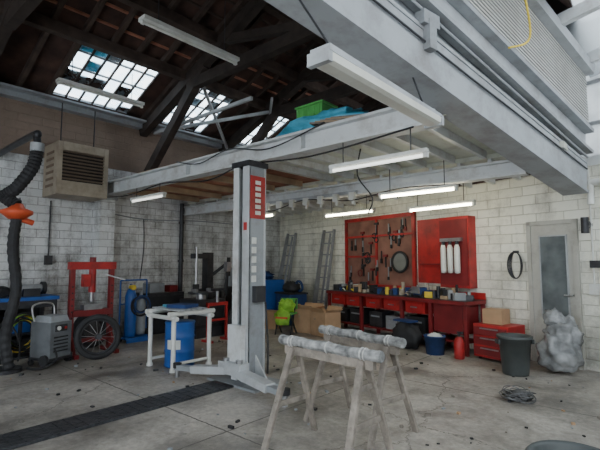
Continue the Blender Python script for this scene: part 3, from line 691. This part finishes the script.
# tyre changer
b = MB(); cx, cy = -7.5, 5.5
b.bb((cx-.3,cy-.35,0),(cx+.3,cy+.35,.75),m_dark); b.bb((cx-.32,cy-.37,.2),(cx+.32,cy+.37,.26),m_black)
b.cyl((cx+.05,cy-.05,.75),(cx+.05,cy-.05,.85),.12,m_steel); b.cyl((cx+.05,cy-.05,.85),(cx+.05,cy-.05,.89),.28,m_dark)
for k in range(4):
    t = k*1.57+.3; b.box((cx+.05+.22*math.cos(t),cy-.05+.22*math.sin(t),.92),(.08,.06,.07),m_steel,t)
b.bb((cx-.3,cy+.2,.75),(cx-.12,cy+.36,1.7),m_dark); b.beam((cx-.2,cy+.35,1.62),(cx+.05,cy-.3,1.62),.09,.1,m_dark); b.cyl((cx+.05,cy-.2,1.0),(cx+.05,cy-.2,1.8),.03,m_steel); b.box((cx+.05,cy-.2,1.0),(.06,.12,.1),m_dark)
b.beam((cx+.1,cy-.37,.5),(cx+.45,cy-.5,.6),.08,.1,m_red); b.cyl((cx+.2,cy+.45,.8),(cx+.3,cy+.4,1.35),.03,m_dark); b.box((cx+.28,cy+.42,1.4),(.12,.1,.2),m_steel)
b.beam((cx-.2,cy+.36,1.2),(cx+.1,cy+.6,1.5),.06,.06,m_black); b.cyl((cx+.1,cy+.6,1.2),(cx+.1,cy+.6,1.6),.04,m_black)
b.build('tyre_changer')
b = MB(); b.bb((-8.8,4.7,0),(-8.3,5.6,.85),m_dark); b.bb((-8.3,4.75,.1),(-8.28,5.55,.78),m_black); b.box((-8.55,5.0,.95),(.3,.35,.2),m_grey); b.box((-8.55,5.4,.92),(.3,.2,.14),m_dred); b.build('tool_trolley', bevel=.01)
b = MB(); b.lathe((-8.3,6.3,0),[(0,0),(.27,0),(.28,.03),(.27,.06),(.27,.28),(.28,.3),(.27,.32),(.27,.58),(.28,.6),(.27,.62),(.27,.85),(.28,.87),(.25,.88),(0,.86)],m_dark); b.build('oil_drum')
b = MB(); tyre(b,(-6.85,6.0,.31),(.9,-.4,.1),.31,.09,m_dark); tyre(b,(-6.95,6.25,.31),(.9,-.4,.1),.31,.09,m_dark); b.build('car_wheel')
b = MB()
for s_ in (-.22,.22): b.bb((-6.75-.16,5.3+s_-.02,0),(-6.75+.16,5.3+s_+.02,.04),m_red); b.beam((-6.75,5.3+s_,.02),(-6.75,5.3+s_,.7),.04,.04,m_red)
b.beam((-6.75,5.06,.7),(-6.75,5.54,.7),.05,.06,m_red); b.beam((-6.75,5.08,.4),(-6.75,5.52,.4),.04,.04,m_red); b.cyl((-6.75,5.3,.73),(-6.75,5.3,.95),.03,m_steel); b.box((-6.75,5.3,.97),(.1,.24,.05),m_dark)
b.build('axle_stand')
b = MB(); b.bb((-8.6,7.0,0),(-8.0,7.6,.9),m_dark); b.bb((-8.6,7.0,.9),(-8.35,7.6,1.35),m_grey); b.bb((-8.349,7.1,1.0),(-8.34,7.5,1.3),m_dblue); b.cyl((-8.1,7.0,.75),(-8.1,6.8,.75),.03,m_steel); b.cyl((-8.1,6.85,.75),(-8.1,6.81,.75),.12,m_dark)
b.build('wheel_balancer', bevel=.01)

# ------------------------------------------------------------ back cluster (wall frame)
def ladder(s, off, w, h, name='aluminium_ladder'):
    b = MB()
    for k in (-1,1):
        b.beam((s+k*w/2, -off, 0), (s+k*w/2, -.06, h), .035, .07, m_alu)
        b.beam((s+k*(w/2-.05), -off-.12, 0), (s+k*(w/2-.05), -.14, h-.1), .025, .05, m_alu)
    n_ = int(h/.28)
    for i in range(1, n_+1):
        t = i*.28/h; y_ = -off+(off-.06)*t; b.beam((s-w/2, y_, h*t), (s+w/2, y_, h*t), .03, .03, m_alu)
    b.build(name, WB)
ladder(-8.42, .5, .40, 2.3); ladder(-6.75, .42, .40, 2.3)
b = MB(); b.bb((-8.75,-1.35,0),(-7.75,-.75,1.05),m_blue)
for s_ in (-8.7,-8.22): b.bb((s_,-1.37,.06),(s_+.45,-1.35,1.0),m_blue); b.box((s_+.4,-1.38,.55),(.02,.02,.15),m_steel)
b.build('blue_storage_cabinet', WB, bevel=.006)
b = MB(); b.blob((-8.3,-1.05,1.145),(.7,.45,.25),m_dblue,.4,3); b.build('cloth_bag', WB)
b = MB(); b.bb((-7.6,-1.1,0),(-6.95,-.6,.72),m_dblue); b.bb((-7.62,-1.12,.72),(-6.93,-.58,.76),m_black); b.build('plastic_tool_trunk', WB, bevel=.012)
b = MB(); b.blob((-7.25,-.85,.875),(.5,.4,.3),m_black,.3,3); b.ring((-6.99,-.8,.92),(0,1,.2),.12,.03,m_dblue); b.build('tool_bag', WB)
def cbox(x, y, z, w, d, h, rot=0, flaps=True, name='cardboard_box'):
    b = MB(); t = .008
    b.box((0,0,t),(w,d,t*2),m_card)
    for sx in (-1,1): b.box((sx*w/2,0,h/2),(t,d,h),m_card); b.box((0,sx*d/2,h/2),(w,t,h),m_card)
    if flaps:
        for sx in (-1,1):
            b.beam((sx*w/2,0,h),(sx*(w/2+.09),0,h+.06),d*.95,t,m_card); b.beam((0,sx*d/2,h),(0,sx*(d/2+.07),h+.09),w*.95,t,m_card)
        b.box((0,0,h*.7),(w*.8,d*.8,.05),m_ply,.4)
    else: b.box((0,0,h),(w,d,t),m_card); b.box((0,0,h+.005),(w,.06,.003),m_ply)
    b.build(name, at(x,y,z,rot))
cbox(-6.15,7.3,0,.5,.42,.5,10); cbox(-5.6,7.2,0,.48,.4,.48,-14); cbox(-7.15,7.15,0,.4,.4,.38,20,False)
b = MB()
for sx in (-.17,.17): b.beam((sx,-.17,0),(sx,.17,.72),.025,.025,m_dark); b.beam((sx,.17,0),(sx,-.17,.42),.025,.025,m_dark)
b.box((0,0,.43),(.38,.34,.03),m_green); b.box((0,.17,.62),(.38,.03,.22),m_green)
b.blob((0,.02,.56),(.36,.32,.3),m_hiviz,.4,3); b.blob((0,-.18,.34),(.32,.1,.36),m_hiviz,.4,3); b.box((0,-.235,.36),(.26,.02,.035),m_orange)
b.build('chair_with_hi_vis_jacket', at(-6.3,6.75,0,20))
# tool board
b = MB(); s0, s1 = -6.15, -4.05
b.bb((s0,-.03,.95),(s1,-.0,2.5),m_toolb)
for a, c in (((s0,-.07,.95),(s0+.07,-.03,2.5)),((s1-.07,-.07,.95),(s1,-.03,2.5)),((s0,-.07,2.42),(s1,-.03,2.5)),((s0,-.07,.95),(s1,-.03,1.02)),((-5.15,-.06,.95),(-5.1,-.03,2.5)),((s0,-.07,1.6),(-5.15,-.03,1.64)),((s0,-.07,2.05),(s1,-.03,2.09))): b.bb(a,c,m_red)
b.build('tool_board', WB)
b = MB()
for i in range(46):
    s_ = R(s0+.15, s1-.2); z = R(1.15, 2.35)
    if -4.7 < s_ < -4.0 and 1.2 < z < 1.85: continue
    k = random.random(); mt = random.choice([m_dark, m_dark, m_dark, m_dred, m_black, m_black, m_red])
    if k < .5: b.box((s_,-.055,z),(R(.015,.03),.02,R(.12,.3)),m_grey if random.random()<.5 else m_dark); b.box((s_,-.06,z-.1),(R(.03,.05),.03,R(.06,.12)),mt)
    elif k < .75: b.box((s_,-.055,z),(.025,.02,.25),m_dark); b.box((s_,-.06,z+.12),(.12,.03,.05),mt)
    else: b.ring((s_,-.06,z),(0,1,0),R(.04,.1),.012,mt,16)
b.build('hanging_hand_tools', WB)
b = MB(); b.ring((-4.42,-.1,1.5),(0,1,0),.2,.025,m_black); b.cyl((-4.42,-.07,1.5),(-4.42,-.1,1.5),.19,m_mirror); b.build('round_mirror', WB)
b = MB(); b.bb((-4.0,-.04,1.1),(-3.35,0,2.32),m_red); b.bb((-3.35,-.22,1.05),(-2.75,0,2.3),m_red)
b.bb((-3.33,-.235,1.1),(-2.77,-.22,2.25),m_dred)
b.bb((-3.9,-.1,1.45),(-3.45,-.04,1.47),m_dred)
for i in range(3): b.lathe((-3.2+i*.14,-.31,1.3),[(0,0),(.045,.01),(.05,.06),(.05,.44),(.03,.5),(0,.5)],m_plastic); b.cyl((-3.2+i*.14,-.31,1.8),(-3.2+i*.14,-.31,1.86),.03,m_dark)
b.bb((-3.28,-.3,1.86),(-2.85,-.235,1.92),m_steel)
b.build('red_tool_cabinet', WB)
# bench
b = MB(); a0, a1 = -6.1, -2.55
b.bb((a0,-.68,.80),(a1,-.08,.86),m_dred); b.bb((a0+.01,-.66,.86),(a1-.01,-.1,.868),m_dark); b.bb((a0,-.1,.86),(a1,-.08,.98),m_red)
for s_ in (a0, -5.05, -3.95, -3.3, a1-.06): b.bb((s_,-.64,0),(s_+.06,-.58,.8),m_dred); b.bb((s_,-.16,0),(s_+.06,-.1,.8),m_dred)
b.bb((a0+.06,-.6,.18),(a1-.06,-.12,.205),m_dred)
for s_ in (-6.0,-5.5,-4.9,-4.4,-3.85): b.bb((s_,-.6,.58),(s_+.44,-.15,.79),m_red); b.bb((s_+.02,-.62,.6),(s_+.42,-.6,.77),m_red); b.box((s_+.22,-.63,.69),(.14,.02,.02),m_steel)
b.bb((-3.22,-.6,.32),(-2.65,-.15,.79),m_dred)
b.build('red_workbench', WB, bevel=.003)
b = MB()
for i in range(130):
    s_ = R(a0+.1, a1-.1); y_ = R(-.56,-.2); mt = random.choice([m_dark,m_steel,m_black,m_dark,m_dark,m_black,m_red,m_dblue,m_grey,m_plastic,m_ply,m_cream,m_dark,m_yellow])
    k = random.random(); h = R(.03,.16)
    if k < .5: b.box((s_,y_,.87+h/2),(R(.05,.2),R(.05,.16),h),mt,R(0,3))
    elif k < .85: b.cyl((s_,y_,.87),(s_,y_,.87+R(.06,.24)),R(.02,.05),mt,seg=10)
    else: b.tube([(s_,y_,.88),(s_+R(-.1,.1),y_,.92),(s_+R(-.2,.2),y_+R(-.05,.05),.9)],.012,mt,6,4)
b.build('bench_tool_clutter', WB)
b = MB(); v0 = -3.55
b.box((v0,-.5,.9),(.2,.16,.06),m_dark); b.box((v0,-.5,.98),(.12,.3,.12),m_dblue); b.box((v0,-.66,1.0),(.16,.04,.12),m_steel); b.cyl((v0,-.8,.97),(v0,-.6,.97),.015,m_steel); b.cyl((v0-.1,-.79,.97),(v0+.1,-.79,.97),.008,m_steel); b.build('bench_vice', WB)
b = MB()
for i, (s_, w_, h_, mt) in enumerate(((-5.9,.35,.28,m_dark),(-5.45,.4,.3,m_black),(-4.85,.35,.3,m_dark),(-4.4,.3,.25,m_grey),(-3.85,.4,.3,m_black))):
    b.bb((s_,-.55,.21),(s_+w_,-.2,.21+h_),mt); b.box((s_+w_/2,-.56,.21+h_*.7),(w_*.7,.01,.03),m_grey)
b.build('storage_boxes', WB, bevel=.01)
b = MB(); b.blob((-3.6,-.86,.2),(.6,.34,.5),m_black,.25,3); b.box((-3.62,-.86,.47),(.4,.2,.03),m_dblue); b.build('black_holdall', WB)
b = MB(); b.lathe((-3.0,-.86,0),[(0,0),(.14,0),(.17,.28),(.18,.28),(.18,.3),(.16,.3),(.14,.05),(0,.05)],m_dblue); b.blob((-3.0,-.86,.25),(.26,.26,.16),m_plastic,.4,3); b.build('blue_bucket', WB)
b = MB(); b.bb((-2.45,-.62,.04),(-1.88,-.14,.54),m_red)
for i in range(3): b.bb((-2.43,-.64,.08+i*.15),(-1.9,-.62,.2+i*.15),m_dred); b.box((-2.17,-.65,.18+i*.15),(.3,.015,.02),m_steel)
for sx in (-2.38,-1.95):
    for sy in (-.56,-.2): b.cyl((sx-.015,sy,.02),(sx+.015,sy,.02),.02,m_black,seg=10)
b.build('red_tool_chest', WB, bevel=.004)
p = WB @ V((-2.2,-.38,.545)); cbox(p.x, p.y, .545, .3, .26, .22, -10, False)
b = MB(); b.lathe((-2.55,-.85,0),[(0,0),(.07,0),(.08,.02),(.08,.26),(.05,.32),(.03,.34),(0,.34)],m_red); b.cyl((-2.55,-.85,.34),(-2.55,-.85,.4),.02,m_dark); b.box((-2.53,-.85,.4),(.1,.03,.03),m_dark); b.build('fire_extinguisher', WB)
b = MB()
for i in range(4):
    w_ = .08+.014*i; b.tube([(-2.03+w_*math.sin(t), -.05-.012*i, 1.45+.21*math.cos(t)) for t in [k*math.pi/4 for k in range(8)]], .009, m_dark, 6, 4, closed=True)
b.box((-2.03,-.04,1.66),(.06,.08,.04),m_dark); b.build('hose_loop', WB)
# door
b = MB(); d0, d1 = -1.84, -1.12
for a, c in (((d0,-.06,0),(d0+.06,0,2.12)),((d1-.06,-.06,0),(d1,0,2.12)),((d0,-.06,2.06),(d1,0,2.12))): b.bb(a,c,m_door)
b.bb((d0+.06,-.04,0),(d1-.06,-.0,2.06),m_door)
b.bb((-1.64,-.05,.70),(-1.28,-.04,1.88),m_glassd)
for a, c in (((-1.66,-.06,.68),(-1.64,-.04,1.9)),((-1.28,-.06,.68),(-1.26,-.04,1.9)),((-1.66,-.06,.68),(-1.26,-.04,.70)),((-1.66,-.06,1.88),(-1.26,-.04,1.9))): b.bb(a,c,m_lgrey)
b.cyl((-1.21,-.04,1.02),(-1.21,-.1,1.02),.012,m_steel); b.cyl((-1.21,-.1,1.02),(-1.31,-.1,1.02),.012,m_steel)
b.build('door_1', WB)
b = MB(); b.bb((-1.0,-.06,1.05),(-.88,0,1.2),m_plastic); b.cyl((-.94,-.03,1.2),(-.94,-.03,2.8),.012,m_plastic); b.build('electrical_socket', WB)
b = MB(); b.bb((-.98,-.05,1.42),(-.66,0,1.52),m_dark); b.build('wall_shelf_bracket', WB)
b = MB(); b.cyl((-.98,-.12,2.02),(-.98,0,2.02),.05,m_dark); b.cyl((-.98,-.13,1.9),(-.98,-.13,2.12),.05,m_dark); b.build('wall_lamp', WB)
b = MB(); b.cyl((-.9,-.1,2.6),(2.8,-.1,2.67),.045,m_plastic); b.cyl((-.9,-.1,2.3),(-.9,-.1,2.64),.045,m_plastic)
for x_ in (-.5,.8,2.2): b.box((x_,-.05,2.63),(.04,.1,.1),m_dark)
b.build('white_vent_pipe', WB)

b = MB()
b.lathe((-1.76,6.42,0),[(0,0),(.16,0),(.165,.02),(.2,.47),(.225,.47),(.225,.51),(.2,.51),(.185,.47),(.15,.03),(0,.03)],m_bin)
for s_ in (-1,1): b.box((-1.76+s_*.23*.75,6.42+s_*.23*.66,.43),(.03,.1,.06),m_bin,.72)
b.build('rubbish_bin')
b = MB(); b.blob((-1.32,6.88,.25),(.52,.46,.55),m_bag,.3,2.2,40,26); b.blob((-1.28,6.95,.5),(.42,.38,.5),m_bag,.35,2.4,40,26); b.blob((-1.38,6.9,.72),(.24,.22,.24),m_bag,.4,3); b.build('plastic_sheet_bag')
b = MB()
for i in range(46):
    c = V((-1.42+R(-.08,.08),5.27+R(-.08,.08),.03+R(0,.05)))
    b.ring(c,(R(-.4,.4),R(-.4,.4),1),R(.04,.12),.005,m_wire,14)
b.build('wire_scrap_heap')
b = MB(); b.lathe((-.47,2.72,0),[(0,0),(.2,0),(.21,.02),(.2,.04),(.215,.44),(.235,.45),(.24,.47),(.225,.485),(.205,.47),(.195,.05),(0,.05)],m_bin,32); b.build('open_barrel')
# floor debris
b = MB()
for i in range(150):
    x_ = R(-6.8,-.6); y_ = R(1.2,7.0)
    if y_ > wall_y(x_)-.9: continue
    sz = R(.008,.028); b.box((x_,y_,sz*.4),(sz*R(1,2.5),sz*R(.8,1.5),sz*.8),random.choice([m_dark,m_lwood,m_grey,m_black,m_card]),R(0,3))
b.build('floor_debris')

# ------------------------------------------------------------ lights / world
w = bpy.data.worlds.new('sky'); bpy.context.scene.world = w; w.use_nodes = True
bg = w.node_tree.nodes['Background']; bg.inputs['Color'].default_value = (0.86, 0.94, 1.0, 1); bg.inputs['Strength'].default_value = 5.5

cd = bpy.data.cameras.new('camera'); cam = bpy.data.objects.new('camera', cd); bpy.context.collection.objects.link(cam)
cam.location = (0, 0, 1.5); cam.rotation_euler = (math.radians(94.87), 0, math.radians(41.2))
cd.sensor_width = 36; cd.lens = 26.04; cd.clip_start = 0.05
bpy.context.scene.camera = cam
